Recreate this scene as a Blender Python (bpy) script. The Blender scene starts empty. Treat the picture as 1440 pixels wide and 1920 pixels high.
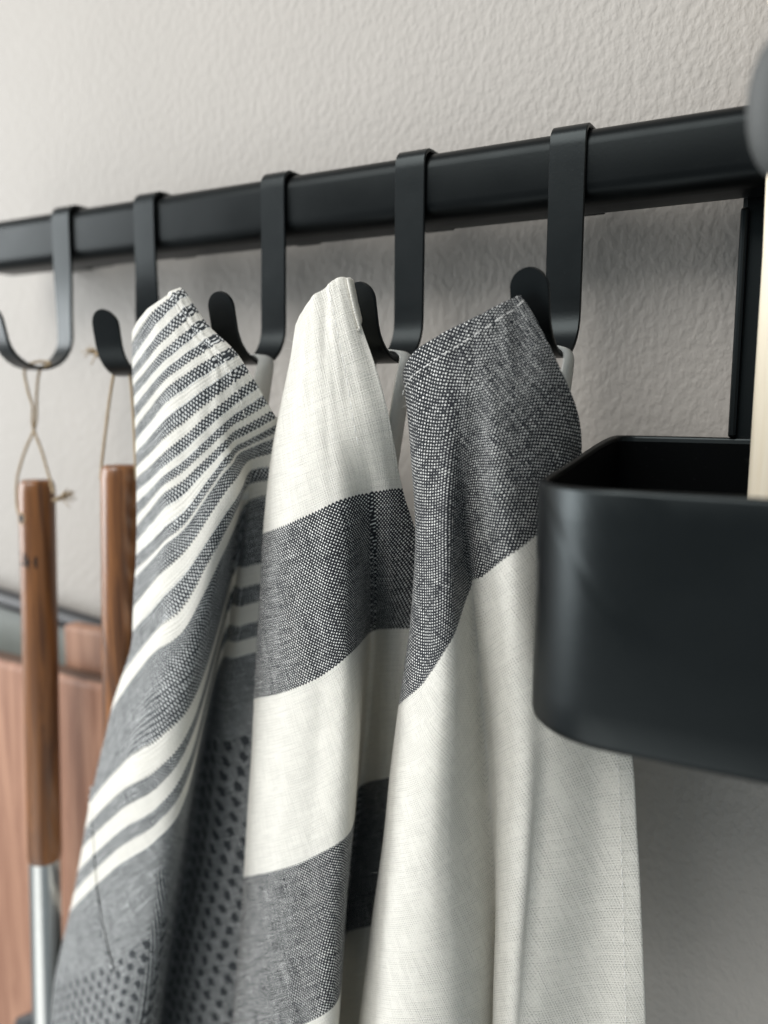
import bpy, bmesh, math, random
from mathutils import Vector, Matrix, noise as mnoise
import numpy as np

S = bpy.context.scene
COL = S.collection
random.seed(7)
PI = math.pi

# ------------------------------------------------------------------ camera
# World: x along the wall (right), y into the wall, z up; the front top edge of the rail is y=0, z=0.
F, YAW, PITCH, ROLL = 1569.9, 0.51015, 0.12569, 0.00634
CAM = Vector((0.0, -0.30887, -0.09976))
_fw = Vector((-math.sin(YAW)*math.cos(PITCH), math.cos(YAW)*math.cos(PITCH), -math.sin(PITCH)))
_r = Vector((math.cos(YAW), math.sin(YAW), 0.0))
_u = _r.cross(_fw)
_r2 = math.cos(ROLL)*_r + math.sin(ROLL)*_u
_u2 = -math.sin(ROLL)*_r + math.cos(ROLL)*_u
cd = bpy.data.cameras.new('camera')
cd.sensor_fit = 'HORIZONTAL'; cd.sensor_width = 36.0; cd.lens = F/1440*36
cd.clip_start = 0.01; cd.clip_end = 50
cd.dof.use_dof = True; cd.dof.focus_distance = 0.305; cd.dof.aperture_fstop = 5.8
cam = bpy.data.objects.new('camera', cd); COL.objects.link(cam)
M = Matrix.Identity(4)
for i in range(3):
    M[i][0] = _r2[i]; M[i][1] = _u2[i]; M[i][2] = -_fw[i]; M[i][3] = CAM[i]
cam.matrix_world = M
S.camera = cam
S.render.resolution_x, S.render.resolution_y = 768, 1024

def at(px, py, Y):
    """world point in the plane y=Y seen at a measured image position"""
    d = _fw + _r2*((px-720)/F) - _u2*((py-960)/F)
    t = (Y-CAM.y)/d.y
    return CAM + d*t

# ------------------------------------------------------------------ light
w = bpy.data.worlds.new('World'); S.world = w; w.use_nodes = True
w.node_tree.nodes['Background'].inputs[0].default_value = (0.80, 0.93, 1.0, 1)
w.node_tree.nodes['Background'].inputs[1].default_value = 0.29

def area(name, loc, target, sx, sy, power, col):
    l = bpy.data.lights.new(name, 'AREA'); l.shape = 'RECTANGLE'
    l.size, l.size_y, l.energy, l.color = sx, sy, power, col
    o = bpy.data.objects.new(name, l); COL.objects.link(o)
    o.location = loc
    o.rotation_euler = (Vector(target)-Vector(loc)).to_track_quat('-Z', 'Y').to_euler()
    return o
area('window_light', (-2.04, -0.84, 0.12), (-0.2, 0, -0.12), 0.95, 1.4, 39, (0.97, 0.99, 1.0))
area('room_light', (-0.62, -1.18, 1.12), (-0.15, 0.0, -0.1), 1.2, 1.0, 25, (1.0, 0.975, 0.94))
area('counter_bounce_light', (-0.50, -0.85, -1.05), (-0.12, 0.0, -0.25), 1.0, 0.8, 4, (1.0, 0.985, 0.95))
S.cycles.diffuse_bounces = 8
S.view_settings.view_transform = 'Standard'; S.view_settings.look = 'None'
S.view_settings.exposure = 0.30; S.view_settings.gamma = 1.0
S.view_settings.use_curve_mapping = False

# ------------------------------------------------------------------ node helpers
class NT:
    def __init__(s, name):
        s.m = bpy.data.materials.new(name); s.m.use_nodes = True
        s.t = s.m.node_tree; s.bs = s.t.nodes['Principled BSDF']; s.out = s.t.nodes['Material Output']
    def n(s, typ, **kw):
        nd = s.t.nodes.new(typ)
        for k, v in kw.items(): setattr(nd, k, v)
        return nd
    def link(s, a, b): s.t.links.new(a, b)
    def put(s, sock, v):
        if isinstance(v, bpy.types.NodeSocket): s.link(v, sock)
        elif v is not None: sock.default_value = v
    def math(s, op, a, b=None, c=None, clamp=False):
        nd = s.n('ShaderNodeMath', operation=op); nd.use_clamp = clamp
        s.put(nd.inputs[0], a); s.put(nd.inputs[1], b)
        if c is not None: s.put(nd.inputs[2], c)
        return nd.outputs[0]
    def smooth(s, x, lo, hi, a=0.0, b=1.0):
        nd = s.n('ShaderNodeMapRange', interpolation_type='SMOOTHSTEP')
        s.put(nd.inputs[0], x)
        for i, v in enumerate((lo, hi, a, b)): s.put(nd.inputs[1+i], v)
        return nd.outputs[0]
    def mix(s, f, a, b):
        nd = s.n('ShaderNodeMix', data_type='RGBA')
        s.put(nd.inputs[0], f); s.put(nd.inputs[6], a); s.put(nd.inputs[7], b)
        return nd.outputs[2]
    def noise(s, vec, scale, detail=2.0, rough=0.5, dist=0.0):
        nd = s.n('ShaderNodeTexNoise'); s.put(nd.inputs['Vector'], vec)
        nd.inputs['Scale'].default_value = scale; nd.inputs['Detail'].default_value = detail
        nd.inputs['Roughness'].default_value = rough; nd.inputs['Distortion'].default_value = dist
        return nd.outputs[0]
    def bump(s, h, dist, strength=1.0, normal=None):
        nd = s.n('ShaderNodeBump'); nd.inputs['Distance'].default_value = dist
        nd.inputs['Strength'].default_value = strength
        s.link(h, nd.inputs['Height'])
        if normal is not None: s.link(normal, nd.inputs['Normal'])
        return nd.outputs[0]
    def obj(s): return s.n('ShaderNodeTexCoord').outputs['Object']
    def mapped(s, vec, scale):
        nd = s.n('ShaderNodeMapping'); s.link(vec, nd.inputs[0]); nd.inputs['Scale'].default_value = scale
        return nd.outputs[0]
    def set(s, **kw):
        for k, v in kw.items(): s.put(s.bs.inputs[k.replace('_', ' ')], v)

def rgb(*c): return (c[0], c[1], c[2], 1.0)

# ------------------------------------------------------------------ materials
def mat_wall():
    k = NT('wall_paint'); P = k.obj()
    a = k.noise(k.mapped(P, (1, 1, 0.7)), 345, 2.0, 0.5, 0.1)
    b = k.noise(P, 110, 2.0, 0.5)
    h = k.math('ADD', k.smooth(a, 0.30, 0.72), k.math('MULTIPLY', b, 0.5))
    blot = k.noise(P, 9, 3.0, 0.6)
    k.set(Base_Color=k.mix(blot, rgb(0.330, 0.307, 0.282), rgb(0.382, 0.356, 0.327)), Roughness=0.62,
          Normal=k.bump(h, 0.0006, 0.38))
    return k.m

def mat_metal(name, base=0.016, rough=0.42, spec=0.16):
    k = NT(name); P = k.obj()
    n = k.noise(P, 900, 2.0, 0.6); n2 = k.noise(P, 35, 3.0, 0.6)
    sc = k.smooth(k.noise(k.mapped(P, (30, 30, 260)), 6, 2.0, 0.5, 1.0), 0.70, 0.76)
    dust = k.smooth(k.noise(P, 520, 1.0, 0.4), 0.735, 0.76)
    sc = k.math('MAXIMUM', sc, k.math('MULTIPLY', dust, 4.0))
    r = k.math('ADD', k.math('MULTIPLY', n2, 0.16), rough-0.08)
    k.set(Base_Color=k.mix(sc, rgb(base*0.92, base, base*1.08), rgb(base*2.4, base*2.5, base*2.6)), Roughness=r,
          Normal=k.bump(n, 0.00006, 0.35))
    k.bs.inputs['Specular IOR Level'].default_value = spec
    k.bs.inputs['Specular Tint'].default_value = (0.84, 0.97, 1.0, 1)
    return k.m

def mat_wood(name, c1, c2, axis=(60, 60, 5), scale=2.2, rough=0.4, coat=0.2):
    k = NT(name); P = k.obj()
    g = k.noise(k.mapped(P, axis), scale, 5.0, 0.62, 1.4)
    g2 = k.noise(k.mapped(P, (axis[0]*7, axis[1]*7, axis[2]*2)), scale, 2.0, 0.6)
    f = k.smooth(k.math('ADD', k.math('MULTIPLY', g, 0.75), k.math('MULTIPLY', g2, 0.25)), 0.36, 0.66)
    k.set(Base_Color=k.mix(f, rgb(*c1), rgb(*c2)), Roughness=rough, Normal=k.bump(g2, 0.0002, 0.35))
    k.bs.inputs['Coat Weight'].default_value = coat
    k.bs.inputs['Coat Roughness'].default_value = 0.28
    return k.m

def mat_plain(name, col, rough=0.5, metallic=0.0, nscale=400, bump=0.0001):
    k = NT(name); P = k.obj()
    n = k.noise(P, nscale, 3.0, 0.6)
    k.set(Base_Color=k.mix(n, rgb(*[c*0.86 for c in col]), rgb(*[min(1, c*1.12) for c in col])), Roughness=rough,
          Metallic=metallic, Normal=k.bump(n, bump, 0.5))
    return k.m

def mat_twine():
    k = NT('jute_twine'); P = k.obj()
    n = k.noise(k.mapped(P, (1, 1, 0.4)), 1500, 3.0, 0.7)
    k.set(Base_Color=k.mix(n, rgb(0.16, 0.105, 0.055), rgb(0.52, 0.40, 0.25)), Roughness=0.95, Normal=k.bump(n, 0.0004, 0.9))
    return k.m

def mat_cloth(name, kind):
    """woven cotton; UV is the thread grid in millimetres"""
    k = NT(name)
    uvn = k.n('ShaderNodeUVMap'); uvn.uv_map = 'UVMap'
    uv = uvn.outputs[0]
    sep = k.n('ShaderNodeSeparateXYZ'); k.link(uv, sep.inputs[0])
    j1 = k.math('SUBTRACT', k.noise(uv, 0.55, 3.0, 0.6), 0.5)
    off = k.n('ShaderNodeVectorMath', operation='ADD'); k.link(uv, off.inputs[0]); off.inputs[1].default_value = (37.3, 11.9, 5.0)
    j2 = k.math('SUBTRACT', k.noise(off.outputs[0], 0.55, 3.0, 0.6), 0.5)
    u = k.math('MULTIPLY_ADD', j1, 0.5, sep.outputs[0])
    v = k.math('MULTIPLY_ADD', j2, 0.5, sep.outputs[1])
    p = {'stripes': 0.86, 'bands': 0.84, 'tip': 0.86}[kind]
    su = k.math('SINE', k.math('MULTIPLY', u, PI/p)); sv = k.math('SINE', k.math('MULTIPLY', v, PI/p))
    s = k.math('MULTIPLY', su, sv)
    yarn = k.noise(k.mapped(uv, (1.0, 1.0, 1.0)), 1.6, 2.0, 0.6)
    slub = k.math('ADD', k.noise(k.mapped(uv, (0.06, 1.25, 1.0)), 1.0, 2.0, 0.6), k.noise(k.mapped(uv, (1.25, 0.06, 1.0)), 1.0, 2.0, 0.6))
    yarn = k.math('ADD', yarn, k.math('MULTIPLY', k.math('SUBTRACT', slub, 1.0), 1.15))
    thr = k.math('MULTIPLY_ADD', k.math('SUBTRACT', yarn, 0.5), 1.0, {'stripes': 0.31, 'bands': 0.53, 'tip': 0.62}[kind])
    dots = k.smooth(k.math('SUBTRACT', s, thr), -0.14, 0.16)
    darkyarn = rgb(0.014, 0.016, 0.020) if kind != 'stripes' else rgb(0.030, 0.034, 0.039)
    lightyarn = rgb(0.80, 0.80, 0.77) if kind != 'stripes' else rgb(0.62, 0.63, 0.62)
    dark = k.mix(dots, darkyarn, lightyarn)
    # open plain weave of the pale cloth: small gaps between the threads
    q = 1.08
    hu = k.math('COSINE', k.math('MULTIPLY', u, PI/q)); hv = k.math('COSINE', k.math('MULTIPLY', v, PI/q))
    hh = k.math('MULTIPLY', k.math('MULTIPLY', hu, hu), k.math('MULTIPLY', hv, hv))
    gapn = k.noise(uv, 0.09, 3.0, 0.6)
    gap = k.math('MULTIPLY', k.smooth(hh, 0.30, 0.75), k.smooth(k.math('ADD', gapn, k.math('MULTIPLY', k.math('SUBTRACT', slub, 1.0), 1.2)), 0.30, 0.62))
    fine = k.noise(k.mapped(uv, (0.25, 2.2, 1.0)), 1.0, 2.0, 0.6)
    pale = k.mix(fine, rgb(0.87, 0.85, 0.785), rgb(0.93, 0.91, 0.855))
    pale = k.mix(k.math('MULTIPLY', gap, {'stripes': 0.0, 'bands': 0.20, 'tip': 0.36}[kind]), pale, rgb(0.16, 0.16, 0.145))
    pale = k.mix(k.math('MULTIPLY', k.smooth(s, -0.2, 0.5), 0.20), pale, rgb(0.62, 0.60, 0.55))
    pale = k.mix(k.smooth(slub, 0.86, 1.22, 0.0, {'stripes': 0.2, 'bands': 0.26, 'tip': 0.10}[kind]), pale, rgb(0.64, 0.625, 0.58))
    # which bands carry dark yarn, along v
    edge = k.math('MULTIPLY', k.math('SUBTRACT', k.math('SINE', k.math('MULTIPLY', u, 2*PI/(2*p))), 0.0), 0.28)
    vv = k.math('ADD', v, edge)
    def bands(lst):
        tot = None
        for a, b in lst:
            f = k.math('MULTIPLY', k.smooth(vv, a-0.15, a+0.15), k.smooth(vv, b-0.15, b+0.15, 1.0, 0.0))
            tot = f if tot is None else k.math('ADD', tot, f)
        return tot
    if kind == 'stripes':
        lst = [(1.4+6*i, 4.7+6*i) for i in range(10)]
        lst += [(60.5, 67.5), (72.5, 77.5), (82.5, 100.5), (106, 110.5), (116, 120.5), (126, 900)]
        D = bands(lst)
        # woven dark specks on the lower part
        cu = k.math('COSINE', k.math('MULTIPLY', u, 2*PI/12.0)); cv = k.math('COSINE', k.math('MULTIPLY', v, 2*PI/9.6))
        sp = k.math('MULTIPLY_ADD', k.math('SUBTRACT', k.noise(uv, 0.55, 3.0, 0.7), 0.5), 1.9, k.math('MULTIPLY', cu, cv))
        sp = k.math('MULTIPLY', k.smooth(sp, 0.22, 0.46), k.smooth(vv, 155, 157))
        dark = k.mix(k.math('MULTIPLY', sp, 0.97), dark, darkyarn)
    elif kind == 'bands':
        D = bands([(85, 145), (215, 280)])
    else:
        D = k.smooth(vv, 99.8, 100.2, 1.0, 0.0)
    col = k.mix(D, pale, dark)
    k.set(Base_Color=col, Roughness=0.92)
    k.bs.inputs['Specular IOR Level'].default_value = 0.2
    k.bs.inputs['Sheen Weight'].default_value = 0.12
    hgt = k.math('ADD', k.math('MULTIPLY', k.math('ABSOLUTE', s), 0.8),
                 k.math('ADD', k.math('MULTIPLY', fine, 0.5), k.math('MULTIPLY', gap, -0.9)))
    nm = k.bump(hgt, 0.00022, 0.75)
    k.set(Normal=nm)
    tr = k.n('ShaderNodeBsdfTranslucent'); k.link(col, tr.inputs[0]); k.link(nm, tr.inputs[1])
    mx = k.n('ShaderNodeMixShader')
    k.put(mx.inputs[0], k.smooth(D, 0, 1, 0.36, 0.06))
    k.link(k.bs.outputs[0], mx.inputs[1]); k.link(tr.outputs[0], mx.inputs[2])
    k.link(mx.outputs[0], k.out.inputs[0])
    return k.m

MT = dict(
    wall=mat_wall(),
    rail=mat_metal('black_powder_coat', 0.0018, 0.36),
    hook=mat_metal('black_hook_coat', 0.0030, 0.34, 0.25),
    bin=mat_metal('black_holder_coat', 0.0012, 0.36, 0.32),
    handle=mat_wood('dark_varnished_wood', (0.075, 0.025, 0.006), (0.26, 0.100, 0.026), (60, 60, 5), 1.6, 0.38, 0.22),
    board=mat_wood('board_wood_pinkish', (0.23, 0.105, 0.062), (0.41, 0.222, 0.142), (26, 26, 3), 2.0, 0.6, 0.0),
    board2=mat_wood('board_wood_tan', (0.21, 0.100, 0.058), (0.35, 0.190, 0.120), (26, 26, 3), 2.4, 0.6, 0.0),
    steel=mat_plain('brushed_steel', (0.50, 0.51, 0.50), 0.30, 1.0, 300, 0.00003),
    black=mat_plain('black_nylon', (0.018, 0.018, 0.020), 0.45),
    cream=mat_wood('pale_bare_wood', (0.80, 0.70, 0.53), (0.88, 0.80, 0.65), (60, 60, 4), 1.5, 0.6, 0.0),
    grey=mat_plain('grey_silicone', (0.06, 0.063, 0.062), 0.6),
    tray=mat_plain('grey_green_enamel', (0.17, 0.185, 0.17), 0.5, 0, 60),
    burn=mat_plain('burnt_mark', (0.012, 0.008, 0.006), 0.7),
    rim=mat_plain('bare_wood_edge', (0.50, 0.33, 0.19), 0.7),
    twine=mat_twine(),
    tape=mat_plain('cotton_tape', (0.66, 0.655, 0.62), 0.9, 0, 1500, 0.0003),
    lint=mat_plain('cotton_lint', (0.75, 0.74, 0.71), 0.9),
    t1=mat_cloth('striped_towel_weave', 'stripes'),
    t2=mat_cloth('banded_towel_weave', 'bands'),
    t3=mat_cloth('dark_tipped_towel_weave', 'tip'),
)

# ------------------------------------------------------------------ mesh helpers
def mesh_obj(name, verts, faces, mat, parent=None, smooth=True, sharp=None):
    me = bpy.data.meshes.new(name); me.from_pydata([tuple(v) for v in verts], [], faces); me.update()
    o = bpy.data.objects.new(name, me); COL.objects.link(o)
    me.materials.append(mat)
    if parent is not None: o.parent = parent
    if smooth:
        for p in me.polygons: p.use_smooth = True
    if sharp is not None:
        bm = bmesh.new(); bm.from_mesh(me); bmesh.ops.recalc_face_normals(bm, faces=bm.faces)
        for e in bm.edges:
            if len(e.link_faces) == 2 and e.calc_face_angle(0) > sharp: e.smooth = False
        bm.to_mesh(me); bm.free()
    return o

def thing(name, label, cat, loc, group=None):
    o = bpy.data.objects.new(name, None); COL.objects.link(o)
    o.location = loc; o.empty_display_size = 0.01
    o['label'] = label; o['category'] = cat
    if group: o['group'] = group
    return o

def adopt(child, parent):
    """parent without moving: child vertices are given in world space"""
    child.parent = parent
    child.matrix_parent_inverse = Matrix.Translation(parent.location).inverted()
    return child

def part(name, verts, faces, mat, root, smooth=True, sharp=0.6):
    o = mesh_obj(name, verts, faces, mat, None, smooth, sharp)
    return adopt(o, root)

def sub(name, verts, faces, mat, prt, smooth=True, sharp=0.6):
    o = mesh_obj(name, verts, faces, mat, None, smooth, sharp)
    o.parent = prt
    return o

def bevel(o, width, seg=3):
    m = o.modifiers.new('bevel', 'BEVEL'); m.width = width; m.segments = seg; m.limit_method = 'ANGLE'; m.angle_limit = 0.6
    return o

def ring_loft(rings, close_ends=True):
    n = len(rings[0]); V = [p for r in rings for p in r]; Fc = []
    for i in range(len(rings)-1):
        for j in range(n):
            a, b = i*n+j, i*n+(j+1) % n
            Fc.append((a, b, b+n, a+n))
    if close_ends:
        Fc.append(tuple(reversed(range(n)))); Fc.append(tuple((len(rings)-1)*n+j for j in range(n)))
    return V, Fc

def tube(path, rad, n=10, cap=True):
    path = [Vector(p) for p in path]; R = []
    t0 = (path[1]-path[0]).normalized()
    nrm = t0.orthogonal().normalized()
    for i, p in enumerate(path):
        t = (path[min(i+1, len(path)-1)]-path[max(i-1, 0)]).normalized()
        nrm = (nrm - t*nrm.dot(t)).normalized(); b = t.cross(nrm)
        r = rad[i] if isinstance(rad, (list, tuple)) else rad
        R.append([p+(nrm*math.cos(2*PI*j/n)+b*math.sin(2*PI*j/n))*r for j in range(n)])
    return ring_loft(R, cap)

def smooth_path(pts, m=8):
    pts = [Vector(p) for p in pts]; out = []
    for i in range(len(pts)-1):
        p0, p1, p2, p3 = pts[max(i-1, 0)], pts[i], pts[i+1], pts[min(i+2, len(pts)-1)]
        for k in range(m):
            t = k/m
            out.append(0.5*((2*p1)+(p2-p0)*t+(2*p0-5*p1+4*p2-p3)*t*t+(3*p1-p0-3*p2+p3)*t**3))
    out.append(pts[-1]); return out

def box(x0, x1, y0, y1, z0, z1):
    V = [(x0,y0,z0),(x1,y0,z0),(x1,y1,z0),(x0,y1,z0),(x0,y0,z1),(x1,y0,z1),(x1,y1,z1),(x0,y1,z1)]
    return V, [(0,3,2,1),(4,5,6,7),(0,1,5,4),(1,2,6,5),(2,3,7,6),(3,0,4,7)]

# ------------------------------------------------------------------ wall
WALL_Y = 0.043
v_, f_ = box(-2.2, 0.9, WALL_Y, WALL_Y+0.1, -1.0, 0.9)
wl = mesh_obj('wall', v_, f_, MT['wall'], None, False); wl['kind'] = 'structure'

# ------------------------------------------------------------------ rail
RT, RB, RD = 0.0005, -0.0265, 0.0255
def rrect(y0, y1, z0, z1, r, n=7):
    P = []
    for cy, cz, a0 in ((y1-r, z1-r, 0), (y0+r, z1-r, 90), (y0+r, z0+r, 180), (y1-r, z0+r, 270)):
        for i in range(n+1):
            a = math.radians(a0+90*i/n); P.append((cy+r*math.cos(a), cz+r*math.sin(a)))
    return P
rail = thing('towel_rail', 'long black metal rail with rounded edges fixed along the wall', 'rail', (-0.2, 0.0127, -0.013))
rings = []
for x, g in [(-0.4345, 0.0035), (-0.4335, 0.0014), (-0.432, 0.0004), (-0.430, 0.0)] + [(-0.42+0.02*i, 0.0) for i in range(32)] + [(0.21, 0.0), (0.212, 0.0004), (0.2135, 0.0014), (0.2145, 0.0035)]:
    rings.append([(x, y, z) for y, z in rrect(g, RD-g, RB+g, RT-g, 0.0072-g*0.5)])
v_, f_ = ring_loft(rings); part('bar', v_, f_, MT['rail'], rail, True, 0.9)
for x in (-0.40, 0.17):     # wall brackets behind the bar
    v_, f_ = box(x-0.011, x+0.011, RD-0.002, WALL_Y, -0.023, -0.004)
    bevel(part('wall_bracket', v_, f_, MT['rail'], rail, False), 0.002)

# ------------------------------------------------------------------ hooks
def hook_path():
    P = []                      # (y, z) of the strip's centre line
    t = 0.0009
    P += [(RD+t+0.0003, -0.0252), (RD+t+0.0002, -0.021), (RD+t, -0.015), (RD+t, -0.006)]
    for i in range(1, 6):
        a = math.radians(90*i/6); r = 0.0055
        P.append((RD+t-r+r*math.cos(a), RT+t-r+r*math.sin(a)))
    P += [(RD-0.006, RT+t), (0.006, RT+t)]
    for i in range(1, 6):
        a = math.radians(90+90*i/6); r = 0.0055
        P.append((-t+r+r*math.cos(a), RT+t-r+r*math.sin(a)))
    P += [(-t, -0.006-0.006*i) for i in range(10)]
    cy, cz, r = -t-0.0172, -0.0646, 0.0172
    for i in range(0, 15):
        a = math.radians(0-165*i/14); P.append((cy+r*math.cos(a)*(1.0 if a > -PI/2 else 1.05), cz+r*math.sin(a)))
    y, z = P[-1]
    for i in range(1, 6):
        k = i/5; P.append((y-0.0034*k, z+0.0150*k))
    return P
HP = hook_path()
def make_hook(xc, width, label, twist=0.0, drop=0.0, lean=0.0):
    root = thing('rail_hook', label, 'hook', (xc, 0.0, -0.03), 'black hooks on the rail')
    th = 0.00085; n = len(HP); rings = []
    # cumulative distance from the tip end for the rounded tongue
    d = [0.0]*n
    for i in range(n-2, -1, -1):
        d[i] = d[i+1]+math.hypot(HP[i+1][0]-HP[i][0], HP[i+1][1]-HP[i][1])
    pts = []
    for i in range(n-1):
        pts.append((HP[i], d[i]))
    # refine the last stretch so that the tip is round
    (ya, za), (yb, zb) = HP[-3], HP[-1]
    pts = [q for q in pts if q[1] > d[-3]]
    for k in range(15):
        s = k/14; s = math.sin(s*PI/2)
        pts.append(((ya+(yb-ya)*s, za+(zb-za)*s), d[-3]*(1-s)))
    R = width/2; N = len(pts); prof = []
    for i, ((y, z), dd) in enumerate(pts):
        y0, z0 = pts[max(i-1, 0)][0]; y1, z1 = pts[min(i+1, N-1)][0]
        l = math.hypot(y1-y0, z1-z0) or 1; ny, nz = -(z1-z0)/l, (y1-y0)/l
        hw = R if dd > R else math.sqrt(max(0, R*R-(R-dd)**2))
        hw = max(hw, 0.0004)
        b = min(0.00035, hw*0.4)
        ring = []
        for sx, sn in ((-1, 0.4), (-1+b/hw, 1), (1-b/hw, 1), (1, 0.4), (1, -0.4), (1-b/hw, -1), (-1+b/hw, -1), (-1, -0.4)):
            ring.append(Vector((xc+hw*sx, y+ny*th*sn, z+nz*th*sn)))
        prof.append(ring)
    for ring in prof:
        for q in ring:
            k = min(1, max(0, (-0.030-q.z)/0.03)) if q.y < 0.003 else 0
            k = k*k*(3-2*k)
            a = twist*k; dx, dy = q.x-xc, q.y
            q.x = xc+dx*math.cos(a)-dy*math.sin(a)+lean*k; q.y = dx*math.sin(a)+dy*math.cos(a)
            q.z -= drop*k
    v_, f_ = ring_loft(prof)
    o = part('strip', v_, f_, MT['hook'], root, True, 0.5)
    return root
HX = dict(h1=-0.3640, h2=-0.3055, h3=-0.2289, h4=-0.1613, h5=-0.0972)
make_hook(HX['h1'], 0.0132, 'pale-reflecting black hook nearest the left end, twine looped in its bend', twist=-0.16)
make_hook(HX['h2'], 0.0134, 'black hook twisted askew with its bend half hidden behind the striped towel', twist=0.26, drop=0.004)
make_hook(HX['h3'], 0.0130, 'black hook whose tongue shows right of the finely striped towel corner', twist=0.03, lean=-0.0004)
make_hook(HX['h4'], 0.0134, 'black hook between the white-cornered towel and the dark-cornered towel', twist=-0.03, drop=0.0006)
make_hook(HX['h5'], 0.0136, 'widest looking black hook, nearest the black holder, carrying the dark-cornered towel')

# ------------------------------------------------------------------ towels
def towel_surface(rows, ncol):
    vs = np.array([r[0] for r in rows], float)
    P = np.array([[tuple(at(*q)) for q in r[1]] for r in rows])          # (nr, nc, 3)
    # tangents along v (non-uniform)
    T = np.zeros_like(P)
    for i in range(len(vs)):
        a, b = max(i-1, 0), min(i+1, len(vs)-1)
        T[i] = (P[b]-P[a])/(vs[b]-vs[a])
    def col_at(v):
        i = int(min(max(np.searchsorted(vs, v)-1, 0), len(vs)-2))
        h = vs[i+1]-vs[i]; t = (v-vs[i])/h
        return ((2*t**3-3*t**2+1)*P[i]+(t**3-2*t**2+t)*h*T[i]+(-2*t**3+3*t**2)*P[i+1]+(t**3-t**2)*h*T[i+1])
    def across(Q, s):
        n = len(Q); x = s*(n-1); i = int(min(math.floor(x), n-2)); t = x-i
        p1, p2 = Q[i], Q[i+1]
        p0 = Q[i-1] if i > 0 else 2*p1-p2
        p3 = Q[i+2] if i+2 < n else 2*p2-p1
        return 0.5*(2*p1+(p2-p0)*t+(2*p0-5*p1+4*p2-p3)*t*t+(3*p1-p0-3*p2+p3)*t**3)
    return col_at, across, vs

def wrinkle(x, v, seed, amp, soft=0.0):
    a = mnoise.noise(Vector((x*7.0+seed, v*0.018, seed*1.7)))*0.9
    b = mnoise.noise(Vector((x*17.0+seed*2.1, v*0.022+4.0, seed)))*0.30
    c = math.sin(x*41.0+seed*3+1.5*mnoise.noise(Vector((x*5, v*0.03, seed))))*math.exp(-v/70.0)*0.28*min(1.0, v/12.0)
    d = math.sin(x*33.0+seed+0.9*mnoise.noise(Vector((x*3, v*0.01, seed+7))))*min(1.0, max(0.0, (v-110)/120.0))*soft
    return (a+b+c+d)*amp

def build_sheet(name, rows, mat, root, nu, nv, v0, v1, s0=0.0, s1=1.0, off=0.0, thick=0.0009, seed=1.0, amp=0.0012, refcol=1, prt=None, ease=0.15, wc=0.55, soft=0.0):
    nc = len(rows[0][1])
    col_at, across, vs = towel_surface(rows, nc)
    G = np.zeros((nv+1, nu+1, 3))
    for j in range(nv+1):
        v = v0+(v1-v0)*j/nv
        Q = col_at(v)
        for i in range(nu+1):
            G[j, i] = across(Q, s0+(s1-s0)*i/nu)
    # normals
    du = np.gradient(G, axis=1); dv = np.gradient(G, axis=0)
    N = np.cross(du, dv); N /= np.linalg.norm(N, axis=2, keepdims=True)+1e-12
    # thread coordinate u: arc length along the row, from the left silhouette
    seg = np.linalg.norm(np.diff(G, axis=1), axis=2)*1000
    U = np.concatenate([np.zeros((nv+1, 1)), np.cumsum(seg, axis=1)], axis=1)
    U -= U[:, -1:]                       # threads run parallel to the selvedge on the right
    ss = s0+(s1-s0)*np.arange(nu+1)/nu; wt = np.exp(-((ss-wc)/0.16)**2)+0.02; wt /= wt.sum()
    A = U.copy(); tn = du/(np.linalg.norm(du, axis=2, keepdims=True)+1e-12)
    for j in range(nv):                  # carry the cross threads square to the rows, easing back to true length
        sh = np.einsum('ij,ij->i', G[j+1]-G[j], 0.5*(tn[j]+tn[j+1]))*1000
        T_ = U[j]+sh
        c = np.sum((T_-A[j+1])*wt)
        U[j+1] = T_*(1-ease)+(A[j+1]+c)*ease
    V = np.repeat((v0+(v1-v0)*np.arange(nv+1)/nv)[:, None], nu+1, axis=1)
    for j in range(nv+1):
        for i in range(nu+1):
            s = s0+(s1-s0)*i/nu
            G[j, i] += N[j, i]*(off+wrinkle(s, V[j, i], seed, amp, soft))
    verts = G.reshape(-1, 3)
    faces = [(j*(nu+1)+i, j*(nu+1)+i+1, (j+1)*(nu+1)+i+1, (j+1)*(nu+1)+i) for j in range(nv) for i in range(nu)]
    me = bpy.data.meshes.new(name); me.from_pydata(verts.tolist(), [], faces); me.update()
    uvl = me.uv_layers.new(name='UVMap'); UU, VV = U.reshape(-1), V.reshape(-1)
    li = np.zeros(len(me.loops), dtype=np.int32); me.loops.foreach_get('vertex_index', li)
    uvl.data.foreach_set('uv', np.stack([UU[li], VV[li]], 1).astype(np.float32).ravel())
    me.polygons.foreach_set('use_smooth', [True]*len(me.polygons))
    me.materials.append(mat)
    o = bpy.data.objects.new(name, me); COL.objects.link(o)
    sm = o.modifiers.new('thickness', 'SOLIDIFY'); sm.thickness = thick; sm.offset = 0
    if prt is not None: o.parent = prt
    else: adopt(o, root)
    return o, G, N, U, V

def row(v, *pts): return (v, list(pts))
def back(p, dpx=16, dY=0.03, dpy=6): return (p[0]+dpx, p[1]+dpy, p[2]+dY)
def R_(v, Ys, pts, dY=0.03):
    q = [(a, b, y) for (a, b), y in zip(pts, Ys)]
    return (v, [back(q[0], 18, dY)]+q)

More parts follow.
